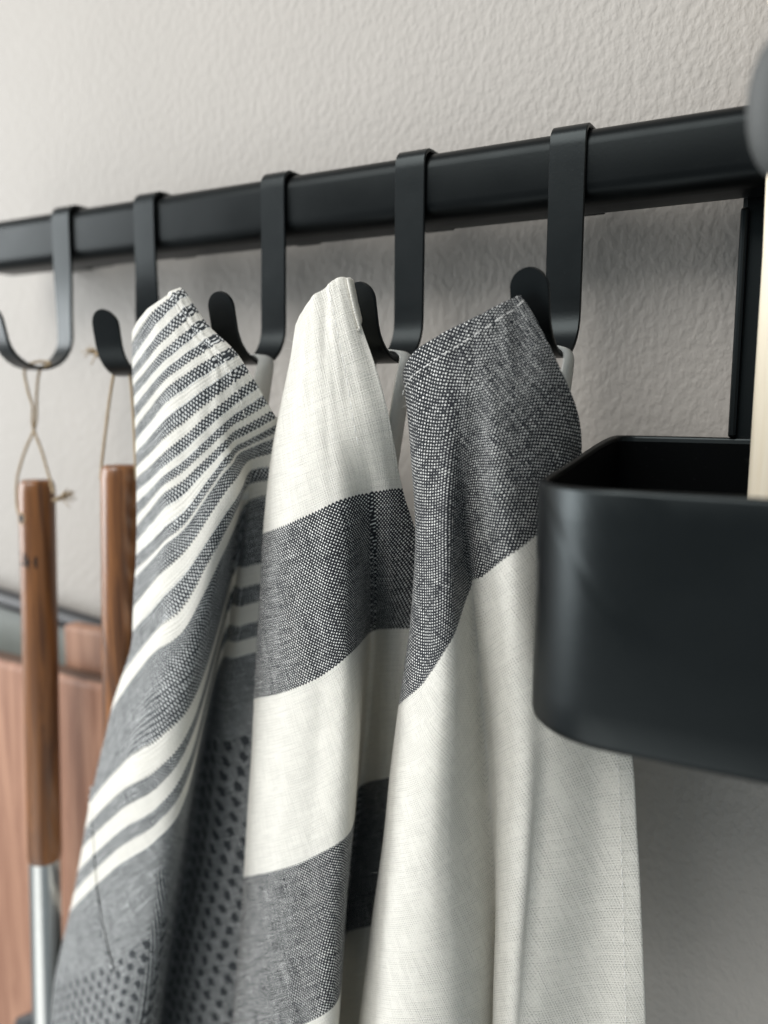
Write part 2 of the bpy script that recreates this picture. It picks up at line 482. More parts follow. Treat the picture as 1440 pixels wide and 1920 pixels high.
# striped towel (third hook): L, C1, C2, R(ridge), W(valley), P, Q
T1 = [
 R_(0,   (-.040,-.048,-.051,-.051,-.050,-.049,-.048), [(251,628),(262,597),(285,575),(310,556),(318,551),(327,546),(337,540)], .012),
 R_(3,   (-.038,-.049,-.052,-.052,-.051,-.050,-.048), [(250,668),(275,620),(300,590),(322,566),(330,560),(338,554),(347,548)], .014),
 R_(15,  (-.036,-.050,-.053,-.052,-.051,-.050,-.048), [(252,738),(285,692),(323,655),(354,629),(365,620),(376,613),(387,607)], .018),
 R_(27,  (-.034,-.050,-.054,-.052,-.051,-.050,-.047), [(254,820),(300,755),(345,716),(395,684),(410,675),(425,667),(441,659)], .02),
 R_(39,  (-.034,-.050,-.054,-.052,-.049,-.046,-.043), [(256,912),(300,872),(350,828),(400,782),(430,757),(455,736),(480,719)], .022),
 R_(51,  (-.032,-.050,-.054,-.051,-.047,-.040,-.034), [(257,1002),(304,944),(345,911),(411,847),(433,822),(470,800),(514,777)], .025),
 R_(57,  (-.032,-.050,-.055,-.051,-.044,-.037,-.028), [(256,1055),(309,1007),(353,964),(420,870),(440,845),(470,826),(530,797)], .025),
 R_(64,  (-.032,-.050,-.055,-.051,-.041,-.033,-.026), [(252,1112),(300,1053),(350,1003),(420,904),(450,862),(480,845),(535,830)], .025),
 R_(70,  (-.031,-.050,-.055,-.050,-.036,-.030,-.025), [(250,1160),(291,1113),(358,1042),(430,930),(462,880),(485,864),(535,858)], .025),
 R_(75,  (-.030,-.050,-.055,-.049,-.032,-.028,-.024), [(246,1215),(300,1155),(353,1091),(426,970),(462,903),(485,890),(535,888)], .025),
 R_(80,  (-.028,-.050,-.055,-.048,-.026,-.026,-.024), [(215,1310),(285,1215),(350,1160),(416,1015),(455,937),(480,916),(535,908)], .025),
 R_(91.5,(-.026,-.049,-.055,-.047,-.018,-.024,-.024), [(192,1405),(270,1302),(336,1238),(389,1165),(443,1030),(470,1000),(535,985)], .03),
 R_(103, (-.024,-.048,-.055,-.046,-.012,-.024,-.024), [(165,1530),(230,1458),(300,1412),(362,1328),(434,1098),(460,1080),(535,1062)], .03),
 R_(113, (-.024,-.048,-.055,-.046,-.010,-.024,-.024), [(152,1608),(225,1538),(298,1490),(356,1398),(422,1172),(455,1153),(530,1132)], .03),
 R_(123, (-.024,-.048,-.055,-.046,-.008,-.024,-.024), [(137,1690),(215,1612),(295,1557),(350,1472),(411,1238),(450,1216),(530,1195)], .03),
 R_(140, (-.023,-.048,-.055,-.046,-.006,-.025,-.025), [(118,1775),(200,1712),(280,1655),(333,1582),(397,1322),(437,1300),(522,1275)], .03),
 R_(156, (-.023,-.048,-.055,-.046,-.004,-.026,-.026), [(103,1850),(185,1815),(263,1766),(319,1692),(381,1408),(430,1385),(515,1360)], .03),
 R_(190, (-.022,-.048,-.055,-.046,-.002,-.027,-.027), [(85,1990),(160,1965),(232,1930),(290,1885),(354,1602),(410,1580),(500,1555)], .03),
 R_(230, (-.022,-.048,-.055,-.046, .000,-.028,-.028), [(62,2170),(135,2150),(205,2120),(265,2090),(322,1795),(385,1775),(480,1755)], .03),
 R_(275, (-.022,-.048,-.055,-.046, .000,-.028,-.028), [(40,2370),(110,2350),(180,2320),(240,2300),(292,2000),(360,1985),(462,1970)], .03),
 R_(310, (-.022,-.048,-.055,-.046, .000,-.028,-.028), [(20,2520),(90,2500),(160,2480),(222,2460),(270,2165),(340,2150),(448,2140)], .03),
]
# banded towel (fourth hook): L, C1, C2, R, V, P, Q
T2 = [
 R_(0,   (-.040,-.046,-.049,-.050,-.050,-.050,-.049), [(553,622),(564,588),(589,557),(608,541),(622,531),(638,521),(655,522)], .012),
 R_(20,  (-.038,-.047,-.051,-.052,-.052,-.051,-.049), [(541,690),(560,668),(588,648),(612,635),(635,622),(658,611),(675,605)], .018),
 R_(40,  (-.036,-.047,-.052,-.053,-.052,-.050,-.048), [(524,785),(550,766),(588,746),(620,732),(650,720),(685,706),(707,697)], .02),
 R_(60,  (-.034,-.047,-.053,-.053,-.051,-.048,-.044), [(509,880),(540,865),(587,846),(626,831),(665,820),(710,808),(733,803)], .022),
 R_(85,  (-.032,-.047,-.053,-.053,-.042,-.040,-.034), [(495,1003),(530,988),(585,963),(640,937),(690,922),(725,918),(755,916)], .025),
 R_(115, (-.030,-.047,-.053,-.052,-.030,-.030,-.024), [(487,1155),(525,1145),(588,1120),(652,1083),(694,1052),(735,1047),(790,1040)], .025),
 R_(145, (-.029,-.047,-.053,-.050,-.018,-.022,-.020), [(480,1310),(528,1299),(598,1270),(661,1222),(694,1184),(735,1178),(800,1178)], .03),
 R_(180, (-.028,-.047,-.053,-.050,-.012,-.020,-.020), [(470,1480),(520,1468),(590,1442),(661,1392),(686,1332),(735,1320),(800,1315)], .03),
 R_(215, (-.028,-.047,-.053,-.050,-.010,-.020,-.020), [(458,1645),(515,1633),(580,1610),(654,1560),(673,1478),(720,1460),(790,1450)], .03),
 R_(250, (-.028,-.047,-.053,-.050,-.010,-.020,-.020), [(445,1800),(505,1790),(570,1767),(641,1717),(657,1622),(705,1602),(775,1592)], .03),
 R_(280, (-.028,-.047,-.053,-.050,-.010,-.020,-.020), [(432,1960),(490,1950),(557,1927),(632,1872),(642,1762),(690,1737),(765,1727)], .03),
 R_(320, (-.028,-.047,-.053,-.050,-.010,-.020,-.020), [(418,2140),(475,2130),(542,2110),(617,2062),(627,1952),(675,1932),(750,1922)], .03),
 R_(350, (-.028,-.047,-.053,-.050,-.010,-.020,-.020), [(408,2270),(465,2260),(532,2240),(607,2200),(617,2100),(665,2080),(740,2070)], .03),
]
# dark-cornered towel (fifth hook): L, C1, R, V, L2, C3, E, P, Q
T3 = [
 R_(0,   (-.040,-.046,-.048,-.048,-.048,-.048,-.047,-.046,-.045), [(757,705),(780,660),(828,627),(865,609),(885,599),(910,586),(935,573),(957,562),(976,553)], .010),
 R_(25,  (-.040,-.049,-.051,-.050,-.050,-.050,-.049,-.047,-.045), [(770,855),(792,815),(835,775),(870,742),(890,724),(920,695),(950,665),(980,634),(1006,602)], .016),
 R_(50,  (-.040,-.050,-.052,-.048,-.049,-.051,-.049,-.046,-.041), [(781,1005),(803,965),(838,920),(868,872),(893,838),(930,800),(970,760),(1010,718),(1045,685)], .02),
 R_(75,  (-.039,-.051,-.053,-.042,-.046,-.050,-.046,-.038,-.030), [(772,1160),(800,1120),(843,1060),(870,990),(898,957),(945,915),(995,873),(1045,830),(1084,795)], .025),
 R_(100, (-.038,-.052,-.053,-.038,-.042,-.047,-.042,-.032,-.022), [(749,1322),(797,1279),(847,1195),(880,1097),(908,1079),(960,1037),(1006,1000),(1050,966),(1088,940)], .025),
 R_(140, (-.036,-.053,-.053,-.031,-.036,-.043,-.038,-.027,-.017), [(733,1455),(785,1440),(844,1390),(897,1310),(922,1290),(970,1256),(1012,1228),(1052,1200),(1088,1175)], .03),
 R_(180, (-.035,-.053,-.053,-.028,-.034,-.042,-.037,-.028,-.022), [(715,1600),(770,1592),(839,1560),(912,1490),(930,1470),(985,1440),(1031,1412),(1104,1382),(1174,1362)], .03),
 R_(220, (-.035,-.053,-.053,-.027,-.033,-.042,-.037,-.029,-.024), [(697,1740),(757,1737),(841,1715),(922,1660),(929,1642),(980,1622),(1023,1602),(1110,1587),(1195,1572)], .03),
 R_(260, (-.034,-.053,-.053,-.027,-.033,-.042,-.037,-.029,-.024), [(680,1880),(747,1886),(844,1880),(924,1830),(927,1817),(968,1807),(1011,1797),(1110,1787),(1205,1777)], .03),
 R_(310, (-.034,-.053,-.053,-.027,-.033,-.042,-.037,-.029,-.024), [(660,2060),(730,2070),(846,2080),(925,2030),(925,2022),(960,2012),(1001,2007),(1110,2002),(1214,1992)], .03),
 R_(345, (-.034,-.053,-.053,-.027,-.033,-.042,-.037,-.029,-.024), [(648,2190),(720,2200),(847,2212),(925,2165),(924,2155),(955,2147),(995,2142),(1110,2138),(1220,2130)], .03),
]
T1 = [(v, [(a, b, y+(0.009*min(1, max(0, (v-75)/40)) if i in (6, 7) else (min(0, -0.008-y) if i == 5 else 0))) for i, (a, b, y) in enumerate(q)]) for v, q in T1]
T2 = [(v, [(a, b, y+(0.008*min(1, max(0, (v-100)/50)) if i in (5, 6, 7) else 0)) for i, (a, b, y) in enumerate(q)]) for v, q in T2]
def tape_loop(root, xc, low=-0.140, w=0.0125, tilt=0.0):
    cy = -0.0170
    path = [(xc-0.002, low), (xc-0.0066, -0.100), (xc-0.0082, -0.086), (xc-0.0078, -0.0815), (xc-0.005, -0.0788), (xc, -0.0783),
            (xc+0.005, -0.0788), (xc+0.0078, -0.0815), (xc+0.0084, -0.087), (xc+0.0070, -0.102), (xc+0.002, low)]
    pts = smooth_path([(x, 0, z) for x, z in path], 5)
    V = []; Fc = []
    for i, q in enumerate(pts):
        k = abs(i/(len(pts)-1)-0.5)*2
        yy = cy - 0.012*max(0, k-0.35)
        ww = w*(0.62+0.38*min(1, k*1.4))
        for sgn in (-1, 0, 1): V.append((q.x, yy+sgn*ww/2, q.z))
    for i in range(len(pts)-1):
        for j in range(2):
            a = i*3+j; Fc.append((a, a+1, a+4, a+3))
    o = part('hanging_loop', V, Fc, MT['tape'], root)
    m = o.modifiers.new('thickness', 'SOLIDIFY'); m.thickness = 0.0007; m.offset = 0
    return o

def lint(root, G, N, n, seed, smin=0, smax=1.0, vmax=1.0):
    rnd = random.Random(seed); V = []; Fc = []
    nv, nu = G.shape[0]-1, G.shape[1]-1
    for _ in range(n):
        j = int(rnd.random()*nv*vmax); i = int((smin+(smax-smin)*rnd.random())*nu)
        p = Vector(G[j, i]); nn = Vector(N[j, i]); nn = -nn if nn.dot(CAM-p) < 0 and rnd.random() < 0.9 else nn
        d = (nn*rnd.uniform(0.25, 1)+Vector((rnd.gauss(0, 1), rnd.gauss(0, 1), rnd.gauss(0, 1)))*0.7).normalized()
        bend = Vector((rnd.gauss(0, 1), rnd.gauss(0, 1), rnd.gauss(0, 1))).normalized()
        L = rnd.uniform(0.0008, 0.0030); r = 0.000036
        side = d.orthogonal().normalized(); s2 = d.cross(side)
        base = p+nn*0.0003; k0 = len(V)
        for t in (0, 0.5, 1):
            c = base+d*L*t+bend*L*0.5*t*t; rr = r*(1-0.6*t)
            for a in (0, 2.09, 4.19): V.append(c+(side*math.cos(a)+s2*math.sin(a))*rr)
        for t in range(2):
            for a in range(3):
                x = k0+t*3+a; y = k0+t*3+(a+1) % 3; Fc.append((x, y, y+3, x+3))
    o = part('lint_fibres', V, Fc, MT['lint'], root, True, None); o['kind'] = 'stuff'
    return o

tw1 = thing('hanging_towel', 'tea towel with narrow dark and white stripes and speckled lower part', 'towel', (HX['h3'], -0.03, -0.079), 'towels hanging on the rail')
o, G, N, U, V = build_sheet('cloth', T1, MT['t1'], tw1, 190, 330, 0, 310, seed=1.3, amp=0.0010, wc=0.40)
GT1, UT1, VT1, NT1 = G, U, V, N
lint(tw1, G, N, 700, 3, 0.1, 0.95, 0.75)
h, *_ = build_sheet('corner_hem', T1, MT['t1'], tw1, 20, 60, 0.2, 51, 0.80, 0.998, 0.0009, 0.0007, 1.3, 0.0010)
def stitches(root, G, N, line, gap=0.0042, length=0.0026, lift=0.0013):
    V = []; Fc = []; P = [Vector(G[j, i])+Vector(N[j, i])*lift*(1 if Vector(N[j, i]).dot(CAM-Vector(G[j, i])) > 0 else -1) for j, i in line]
    acc = 0.0; nxt = 0.0
    for a, b in zip(P[:-1], P[1:]):
        L = (b-a).length
        while nxt < acc+L:
            q = a.lerp(b, (nxt-acc)/L); t = (b-a).normalized(); n = (CAM-q).normalized()
            vv, ff = tube([q-n*0.0004, q+t*length*0.25+n*0.00012, q+t*length*0.75+n*0.00012, q+t*length-n*0.0004], 0.00014, 5)
            k = len(V); V += vv; Fc += [tuple(x+k for x in f) for f in ff]; nxt += gap
        acc += L
    o = part('hem_stitching', V, Fc, MT['lint'], root, True, None); o['kind'] = 'stuff'; return o
def grid_line(G, s0, v0, s1, v1, vspan):
    nv, nu = G.shape[0]-1, G.shape[1]-1; n = 90
    return [(min(nv, int(round((v0+(v1-v0)*k/n)/vspan*nv))), min(nu, int(round((s0+(s1-s0)*k/n)*nu)))) for k in range(n+1)]
def to_px(p):
    d = Vector(p)-CAM; z = d.dot(_fw); return 720+F*d.dot(_r2)/z, 960-F*d.dot(_u2)/z, z
def ribbon_on(root, name, G, U, V, path, width, lift, mat):
    nv, nu = G.shape[:2]; D = G.reshape(-1, 3)-np.array(CAM)
    z = D@np.array(_fw); X = 720+F*(D@np.array(_r2))/z; Y = 960-F*(D@np.array(_u2))/z
    pts = []
    for q in smooth_path([(a, b, 0) for a, b in path], 10):
        d2 = (X-q.x)**2+(Y-q.y)**2; c = np.argsort(d2)[:40]; c = c[d2[c] < 40] if (d2[c] < 40).any() else c[:1]
        m = c[np.argmin(z[c])]; pts.append((Vector(G.reshape(-1, 3)[m]), V.reshape(-1)[m]))
    P = [p for p, _ in pts]
    for _ in range(3): P = [P[0]]+[(P[i-1]+P[i]*2+P[i+1])/4 for i in range(1, len(P)-1)]+[P[-1]]
    VV = [v for _, v in pts]; verts = []; uvs = []; faces = []
    for i, p in enumerate(P):
        t = (P[min(i+1, len(P)-1)]-P[max(i-1, 0)]).normalized(); n = (CAM-p).normalized(); sd = t.cross(n).normalized()
        for k, (w_, l_) in enumerate(((-1, 0.0), (-0.5, 1.0), (0, 1.25), (0.5, 1.0), (1, 0.0))):
            verts.append(p+sd*w_*width/2+n*lift*l_); uvs.append((w_*width*500, VV[i]))
    for i in range(len(P)-1):
        for k in range(4): a = i*5+k; faces.append((a, a+1, a+6, a+5))
    o = part(name, verts, faces, mat, root, True, None)
    ul = o.data.uv_layers.new(name='UVMap')
    for l in o.data.loops: ul.data[l.index].uv = uvs[l.vertex_index]
    return o
ribbon_on(tw1, 'folded_hem', GT1, UT1, VT1, [(166,1470),(168,1530),(172,1600),(178,1670),(188,1730),(198,1780),(208,1815)], 0.0034, 0.0022, MT['t1'])
stitches(tw1, GT1, NT1, grid_line(GT1, 0.815, 2, 0.815, 50, 310), lift=0.0016)
tape_loop(tw1, HX['h3'])

tw2 = thing('hanging_towel', 'towel with a plain white corner and broad charcoal bands on white cloth', 'towel', (HX['h4'], -0.03, -0.079), 'towels hanging on the rail')
o, G, N, U, V = build_sheet('cloth', T2, MT['t2'], tw2, 190, 330, 0, 350, seed=5.1, amp=0.0011, wc=0.45)
lint(tw2, G, N, 900, 4, 0.1, 0.95, 0.75)
h, *_ = build_sheet('corner_hem', T2, MT['t2'], tw2, 24, 60, 0.2, 60, 0.72, 0.998, 0.0014, 0.0020, 5.1, 0.0011)
border = [(Vector(G[j, -1]), V[j, -1]) for j in range(0, 23)]
vv = []; ff = []; uu = []
for i, (q, v) in enumerate(border):
    k = math.sin(min(1.0, (22-i)/6.0)*PI/2)
    for d in (0.0, 0.33, 0.66, 1.0):
        vv.append(q+Vector((0.0003-0.0012*d*d, -0.0022+0.0058*d*k, 0.0008*mnoise.noise(Vector((i*0.5, d*2, 3.0)))))); uu.append((d*6, v))
for i in range(len(border)-1):
    for k in range(3): a_ = i*4+k; ff.append((a_, a_+1, a_+5, a_+4))
o = part('hem_edge', vv, ff, MT['t2'], tw2, True, None)
ul = o.data.uv_layers.new(name='UVMap')
for l in o.data.loops: ul.data[l.index].uv = uu[l.vertex_index]
sm = o.modifiers.new('thickness', 'SOLIDIFY'); sm.thickness = 0.0006; sm.offset = 0
stitches(tw2, G, N, grid_line(G, 0.735, 2, 0.735, 60, 350), lift=0.0026)
tape_loop(tw2, HX['h4'])

tw3 = thing('hanging_towel', 'white towel with a dark heathered corner, hanging beside the black holder', 'towel', (HX['h5'], -0.03, -0.079), 'towels hanging on the rail')
o, G, N, U, V = build_sheet('cloth', T3, MT['t3'], tw3, 220, 330, 0, 345, seed=9.7, amp=0.0011, soft=0.9)
lint(tw3, G, N, 900, 5, 0.05, 0.95, 0.8)
h, *_ = build_sheet('corner_hem', T3, MT['t3'], tw3, 110, 12, 0.2, 8, 0.1, 0.998, 0.0010, 0.0008, 9.7, 0.0011)
h, *_ = build_sheet('side_hem', T3, MT['t3'], tw3, 20, 160, 160, 344, 0.955, 0.999, 0.0006, 0.0005, 9.7, 0.0011, soft=0.9)
stitches(tw3, G, N, grid_line(G, 0.14, 7.0, 0.97, 7.0, 345), lift=0.0016)
stitches(tw3, G, N, grid_line(G, 0.957, 165, 0.957, 330, 345), lift=0.0014)
tape_loop(tw3, HX['h5'], -0.13)

# ------------------------------------------------------------------ black holder at the right
BX0, BX1, BY0, BY1, BZ = -0.0832, 0.058, -0.090, 0.0275, -0.1932
RIM_F, RIM_B = -0.1212, -0.1105
def bin_plan(x0, x1, y0, y1, rf, rb, n=12):
    P = []
    for cx, cy, a0, r in ((x1-rf, y0+rf, 270, rf), (x1-rb, y1-rb, 0, rb), (x0+rb, y1-rb, 90, rb), (x0+rf, y0+rf, 180, rf)):
        for i in range(n+1):
            a = math.radians(a0+90*i/n); P.append((cx+r*math.cos(a), cy+r*math.sin(a)))
    Q = []
    for i, p in enumerate(P):                       # subdivide the straight sides
        q = P[(i+1) % len(P)]; d = math.hypot(q[0]-p[0], q[1]-p[1]); m = max(1, int(d/0.006))
        for k in range(m): Q.append((p[0]+(q[0]-p[0])*k/m, p[1]+(q[1]-p[1])*k/m))
    return Q
def rim_z(y):
    t = min(1, max(0, (y-(BY0+0.030))/(BY1-0.004-(BY0+0.030)))); t = t*t*(3-2*t)*0.55+t*0.45
    return RIM_F+(RIM_B-RIM_F)*t
holder = thing('utensil_holder', 'black metal utensil holder with a rounded front hanging from the rail', 'holder', (-0.012, -0.02, BZ))
T = 0.0028
def plan_off(d): return bin_plan(BX0+d, BX1-d, BY0+d, BY1-d, 0.031-d, 0.008-d*0.5)
levels = []
# outside from the base up, over a rounded rim, then down inside
for d, dz in ((0.0030, 0.0), (0.0014, 0.0004), (0.0004, 0.0014), (0.0, 0.0030)):
    levels.append([(x, y, BZ+dz) for x, y in plan_off(d)])
for k in range(1, 8):
    levels.append([(x, y, BZ+0.003+(rim_z(y)-0.0012-BZ-0.003)*k/8) for x, y in plan_off(0)])
for d, dz in ((0.0, -0.0012), (0.0003, -0.0005), (0.0009, 0.0), (T-0.0007, 0.0), (T-0.0002, -0.0004), (T, -0.0010)):
    levels.append([(x, y, rim_z(yo)+dz) for (x, y), (xo, yo) in zip(plan_off(d), plan_off(0))])
levels.append([(x, y, BZ+0.004) for x, y in plan_off(T)])
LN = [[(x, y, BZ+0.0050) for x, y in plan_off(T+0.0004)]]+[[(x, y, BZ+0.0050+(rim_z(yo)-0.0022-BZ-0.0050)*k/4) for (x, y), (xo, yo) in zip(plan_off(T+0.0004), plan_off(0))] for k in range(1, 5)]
v_, f_ = ring_loft(levels, True)
part('cup', v_, f_, MT['bin'], holder, True, 0.7)
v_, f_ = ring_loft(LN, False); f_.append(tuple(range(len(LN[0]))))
part('shade_lining', v_, f_, mat_metal('black_shade_lining', 0.002, 0.8, 0.05), holder, True, 0.7)  # added dull black skin that puts the cup's inner shade into its surface
# wide hanger strip rising behind the rail and folding over it
SX0, SX1 = -0.0408, 0.0168
hp = [(BY1+0.0012, -0.175), (BY1+0.0012, -0.140), (BY1+0.0012, -0.115), (BY1+0.0012, -0.105), (BY1+0.0014, -0.06), (BY1+0.0014, -0.03), (RD+0.0036, -0.012), (RD+0.0032, -0.004)]
hp += [(RD+0.0032-0.0055*(1-math.cos(a)), RT+0.0028-0.0055*(1-math.sin(a))-0.0) for a in (0.4, 0.8, 1.2, 1.57)]
hp += [(0.012, RT+0.0028), (0.003, RT+0.0028), (-0.0010, RT+0.0022), (-0.0026, RT+0.0004), (-0.0030, -0.003), (-0.0030, -0.012), (-0.0030, -0.0215)]
rings = []
for i, (y, z) in enumerate(hp):
    y0, z0 = hp[max(i-1, 0)]; y1, z1 = hp[min(i+1, len(hp)-1)]
    l = math.hypot(y1-y0, z1-z0); ny, nz = -(z1-z0)/l, (y1-y0)/l
    th = 0.0009; ring = []
    xa = SX0 if z < -0.031 or y > 0.02 else SX0+0.009        # the front lip is narrower
    for sx, sn in ((xa, 0.2), (xa+0.0016, 1), (SX1-0.0016, 1), (SX1, 0.2), (SX1, -0.2), (SX1-0.0016, -1), (xa+0.0016, -1), (xa, -0.2)):
        ring.append((sx, y+ny*th*sn, z+nz*th*sn))
    rings.append(ring)
v_, f_ = ring_loft(rings); part('hanger_strip', v_, f_, MT['bin'], holder, True, 0.35)
# folded edge of the strip (stiffening flange) towards the room
v_, f_ = box(SX0-0.0002, SX0+0.0026, BY1-0.0040, BY1-0.0001, -0.1105, -0.0285)
bevel(part('folded_edge', v_, f_, MT['bin'], holder, False), 0.0010, 3)

# ------------------------------------------------------------------ utensils in the holder
sp = thing('wooden_spatula', 'pale bare wooden spatula handle standing in the black holder', 'spatula', (-0.018, -0.002, -0.195))
rings = []
for z, hw, ht in [(-0.1955, 0.0085, 0.003), (-0.190, 0.0115, 0.0045), (-0.13, 0.0125, 0.005), (-0.05, 0.0123, 0.005), (0.02, 0.0135, 0.005), (0.06, 0.022, 0.0045), (0.10, 0.027, 0.004), (0.125, 0.022, 0.003), (0.13, 0.012, 0.002)]:
    ring = []
    for i in range(20):
        a = 2*PI*i/20; c, s = math.cos(a), math.sin(a)
        ring.append((-0.0180+hw*math.copysign(abs(c)**0.6, c), -0.002+ht*math.copysign(abs(s)**0.8, s), z))
    rings.append(ring)
v_, f_ = ring_loft(rings); part('handle_and_blade', v_, f_, MT['cream'], sp, True, None)

gs = thing('silicone_spoon', 'blurred dark grey spoon head leaning out above the black holder', 'spoon', (0.008, -0.03, -0.195))
c = at(1492, 195, -0.088)
rings = []
for k in range(13):
    a = PI*k/12; z = c.z-0.0160*math.cos(a); rr = math.sin(a)**0.8
    rr = max(rr, 0.04); ring = []
    for i in range(20):
        b = 2*PI*i/20
        ring.append((c.x+0.0105*rr*math.cos(b), c.y+0.006*rr*math.sin(b)+(z-c.z)*-0.25, z))
    rings.append(ring)
v_, f_ = ring_loft(rings); part('spoon_head', v_, f_, MT['grey'], gs, True, None)
v_, f_ = tube(smooth_path([(c.x, c.y+0.004, c.z-0.018), (c.x+0.012, c.y+0.02, -0.06), (0.006, -0.050, -0.12), (0.008, -0.03, -0.1955)], 6), 0.0036, 12)
part('stem', v_, f_, MT['grey'], gs, True, 0.8)

# ------------------------------------------------------------------ hanging utensils with wooden handles
def utensil(name, label, xt, yt, zt, zb, r, tilt, twine_pts, tail, shaft_to=None, mark=False, hole_dir=None):
    root = thing(name, label, 'kitchen utensil', (xt, yt, zb), 'wooden handled utensils hung on twine')
    def P(z): return Vector((xt+tilt*(zt-z), yt, z))
    prof = [(zt, r*0.78), (zt-0.0008, r*0.88), (zt-0.0022, r*0.95), (zt-0.006, r)] + [(zt-0.006-(zt-0.012-zb)*k/10, r*(1+0.006*math.sin(k*0.6))) for k in range(1, 11)] + [(zb+0.003, r*0.99), (zb+0.001, r*0.94), (zb, r*0.84)]
    rings = [[P(z)+Vector((rr*math.cos(2*PI*i/32), rr*math.sin(2*PI*i/32), 0)) for i in range(32)] for z, rr in prof]
    v_, f_ = ring_loft(rings); hd = part('handle', v_, f_, MT['handle'], root, True, 0.8)
    if hole_dir is not None:
        d = Vector(hole_dir).normalized(); zc = zt-0.0192; cc = P(zc)+d*(r+0.00015)
        side = Vector((-d.y, d.x, 0)); V = []; Fc = []; V2 = []; F2 = []
        nn = 20
        def wrap(a, z, lift):      # a point on the handle's round surface
            ang = math.atan2(d.y, d.x)+a; q = P(zc+z)
            return q+Vector((math.cos(ang), math.sin(ang), 0))*(r*1.012+lift)
        R0 = 0.0027
        V = [wrap(0, 0, 0.00005)]+[wrap(R0*math.cos(2*PI*i/nn)/r, R0*math.sin(2*PI*i/nn), 0.00005) for i in range(nn)]
        Fc = [(0, i+1, (i+1) % nn+1) for i in range(nn)]
        sub('hanging_hole', V, Fc, MT['burn'], hd, True, None).matrix_parent_inverse = Matrix.Identity(4)
        V2 = []
        for Rk, lf in ((R0, 0.0002), (R0*1.12, 0.0004), (R0*1.25, 0.0)):
            V2 += [wrap(Rk*math.cos(2*PI*i/nn)/r, Rk*math.sin(2*PI*i/nn), lf) for i in range(nn)]
        F2 = [(k*nn+i, k*nn+(i+1) % nn, (k+1)*nn+(i+1) % nn, (k+1)*nn+i) for k in range(2) for i in range(nn)]
        sub('hole_rim', V2, F2, MT['rim'], hd, True, None)
        if mark:                    # small burnt-in mark: two stamped characters
            def stamp(strokes, a0, z0):
                V = []; Fc = []
                for (ax, az), (bx, bz) in strokes:
                    t = Vector((bx-ax, bz-az)); t.normalize(); nrm = Vector((-t.y, t.x))*0.0006
                    k = len(V)
                    for (qx, qz), sg in (((ax, az), 1), ((ax, az), -1), ((bx, bz), -1), ((bx, bz), 1)):
                        V.append(wrap((a0+qx+nrm.x*sg)/r, z0+qz+nrm.y*sg, 0.00012))
                    Fc.append((k, k+1, k+2, k+3))
                sub('burnt_mark', V, Fc, MT['burn'], hd, False, None)
            s = 0.0030
            three = [((-s, s), (s*0.6, s)), ((s*0.6, s), (0, 0.1*s)), ((0, 0.1*s), (s*0.7, -0.4*s)), ((s*0.7, -0.4*s), (0.2*s, -s)), ((0.2*s, -s), (-s, -0.8*s))]
            aitch = [((-s*0.7, s), (-s*0.7, -s)), ((s*0.7, s), (s*0.7, -s)), ((-s*0.7, 0), (s*0.7, 0))]
            stamp(three, 0.0010, -0.0215); stamp(aitch, 0.0062, -0.0228)
    if shaft_to is not None:
        v_, f_ = tube([P(zb+0.004), P(zb-0.02), P(zb-0.05), P(shaft_to)], 0.0084, 24)
        part('steel_shaft', v_, f_, MT['steel'], root, True, 0.8)
        q = P(shaft_to)
        rings = []
        for z, hw, ht in [(0.004, 0.009, 0.006), (0.0, 0.013, 0.0065), (-0.010, 0.028, 0.006), (-0.02, 0.033, 0.004), (-0.09, 0.036, 0.002), (-0.10, 0.030, 0.0015)]:
            ring = []
            for i in range(20):
                a = 2*PI*i/20
                ring.append((q.x+hw*math.cos(a), q.y+ht*math.sin(a), q.z+z))
            rings.append(ring)
        v_, f_ = ring_loft(rings); part('blade', v_, f_, MT['black'], root, True, 0.6)
    for pts in twine_pts:
        v_, f_ = tube(smooth_path(pts, 8), 0.00070, 8); part('twine', v_, f_, MT['twine'], root, True, None)
    if tail is not None:
        base, tip = Vector(tail[0]), Vector(tail[1]); rnd = random.Random(5)
        v_, f_ = tube([base, base.lerp(tip, 0.5)], 0.0011, 8); part('twine_knot', v_, f_, MT['twine'], root, True, None)
        V = []; Fc = []
        for k in range(26):
            a = base.lerp(tip, rnd.uniform(0.35, 0.5)); b = tip+Vector((rnd.gauss(0, 0.0016), rnd.gauss(0, 0.0016), rnd.gauss(0, 0.0016)))
            vv, ff = tube([a, a.lerp(b, 0.6)+Vector((0, 0, rnd.gauss(0, 0.0006))), b], 0.00028, 4)
            n0 = len(V); V += vv; Fc += [tuple(i+n0 for i in f) for f in ff]
        o = part('frayed_end', V, Fc, MT['twine'], root, True, None)
    return root

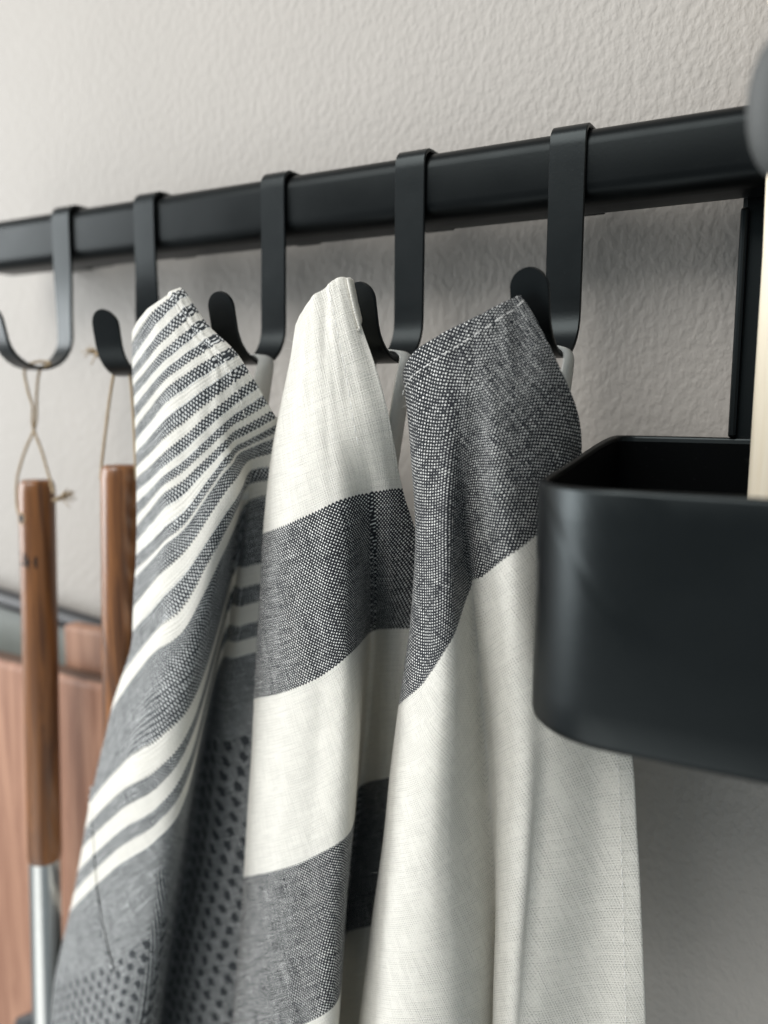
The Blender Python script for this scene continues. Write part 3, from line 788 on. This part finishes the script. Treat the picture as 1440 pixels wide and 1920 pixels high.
HY = -0.0185
p1 = at(69, 900, HY); q1 = at(84, 1612, HY)
zt1, zb1 = p1.z, q1.z; tilt1 = (q1.x-p1.x)/(zt1-zb1)
hb = Vector((HX['h1'], -0.0171, -0.0802))       # inside of the hook's bend
def twn(a, b): return [Vector(q) for q in (a, b)]
A = at(46, 694, HY); B = at(75, 694, HY); X1 = at(61, 762, HY); X2 = at(62, 800, HY)
L1 = at(33, 893, HY); L2 = at(92, 893, HY)
utensil('hanging_spatula', 'leftmost dark wooden handle with a burnt mark, steel shaft below, hung on crossed twine', p1.x, HY, zt1, zb1, 0.0091, tilt1,
        [[Vector((HX['h1']-0.0072, -0.0171, -0.0790)), A, at(53, 735, HY-0.001), X1, X2, at(78, 845, HY), L2, at(100, 925, HY-0.004)],
         [Vector((HX['h1']-0.0072, -0.0171, -0.0790)), Vector((HX['h1'], -0.0171, -0.0783)), Vector((HX['h1']+0.0070, -0.0171, -0.0795)), B, at(69, 735, HY+0.001), X2+Vector((0.0006, 0.001, 0.001)), at(47, 845, HY), L1, at(31, 935, HY-0.003), at(34, 962, HY-0.006)]],
        (at(100, 938, HY), at(131, 929, HY)), at(80, 1905, HY).z, True, (-0.15, -0.99, 0))
p2 = at(226, 872, HY); q2 = at(228, 1440, HY)
utensil('hanging_spoon', 'brown wooden handle on twine, partly hidden by the striped towel', p2.x, HY, p2.z, q2.z-0.02, 0.0093, (q2.x-p2.x)/(p2.z-q2.z),
        [[at(214, 697, HY-0.003), at(206, 745, HY), at(199, 800, HY), at(191, 868, HY), at(189, 900, HY-0.004)],
         [at(214, 697, HY-0.003), at(230, 690, HY-0.003), at(243, 702, HY-0.003), at(250, 780, HY), at(254, 868, HY), at(255, 900, HY)]],
        (at(188, 664, -0.012), at(172, 662, -0.012)), None, False, (-0.99, 0.12, 0))

# ------------------------------------------------------------------ things leaning on the wall, lower left
def slab(name, label, cat, x0, x1, y0, y1, z0, z1, mat, rot, group=None, lip=None):
    root = thing(name, label, cat, ((x0+x1)/2, (y0+y1)/2, z0), group)
    if group is None and lip is None: pass
    return root
a = at(0, 1250, 0.0); zf = (a.z+at(190, 1278, 0.0).z)/2
b1 = thing('chopping_board', 'pinkish wooden board in front, behind the hanging spatula', 'board', (-0.47, 0.012, -0.75), 'wooden boards leaning on the wall')
v_, f_ = box(-0.66, -0.338, 0.002, 0.015, -0.75, zf)
bevel(part('panel', v_, f_, MT['board'], b1, False), 0.004, 3)
v_, f_ = box(-0.655, -0.343, 0.0042, 0.0128, zf-0.0005, zf+0.0012)
bevel(part('dark_top_edge', v_, f_, mat_plain('dark_end_grain', (0.10, 0.055, 0.035), 0.7), b1, False), 0.0006, 2)
e = at(116, 1170, 0.017)
b2 = thing('chopping_board', 'taller wooden board behind, its lit left edge between the two handles', 'board', (e.x+0.042, 0.0225, -0.75), 'wooden boards leaning on the wall')
v_, f_ = box(e.x, e.x+0.085, 0.017, 0.028, -0.75, e.z)
bevel(part('panel', v_, f_, MT['board2'], b2, False), 0.003, 3)
s0, s1 = at(-60, 1103, 0.033), at(300, 1216, 0.033)
tr = thing('metal_tray', 'grey green tray with a black rim leaning behind the wooden boards', 'tray', (-0.45, 0.044, -0.55))
dz = (s1.z-s0.z)/(s1.x-s0.x)
def trz(x): return s0.z+dz*(x-s0.x)
xa, xb = -0.62, -0.32
pan = [(xa, 0.0365, -0.55), (xb, 0.0365, -0.55), (xb, 0.0365, trz(xb)), (xa, 0.0365, trz(xa)), (xa, 0.039, -0.55), (xb, 0.039, -0.55), (xb, 0.039, trz(xb)), (xa, 0.039, trz(xa))]
fx = [(0, 1, 2, 3), (7, 6, 5, 4), (0, 4, 5, 1), (1, 5, 6, 2), (2, 6, 7, 3), (3, 7, 4, 0)]
part('panel', pan, fx, MT['tray'], tr, False)
def bar(p, q, r): return tube([p, q], r, 12)
v_, f_ = tube([Vector((xa, 0.0345, trz(xa))), Vector((xb, 0.0345, trz(xb)))], 0.0060, 14); part('rim', v_, f_, MT['black'], tr, True, 0.8)
v_, f_ = tube([Vector((xb, 0.0345, trz(xb))), Vector((xb, 0.0345, -0.55))], 0.0046, 14); part('rim', v_, f_, MT['black'], tr, True, 0.8)
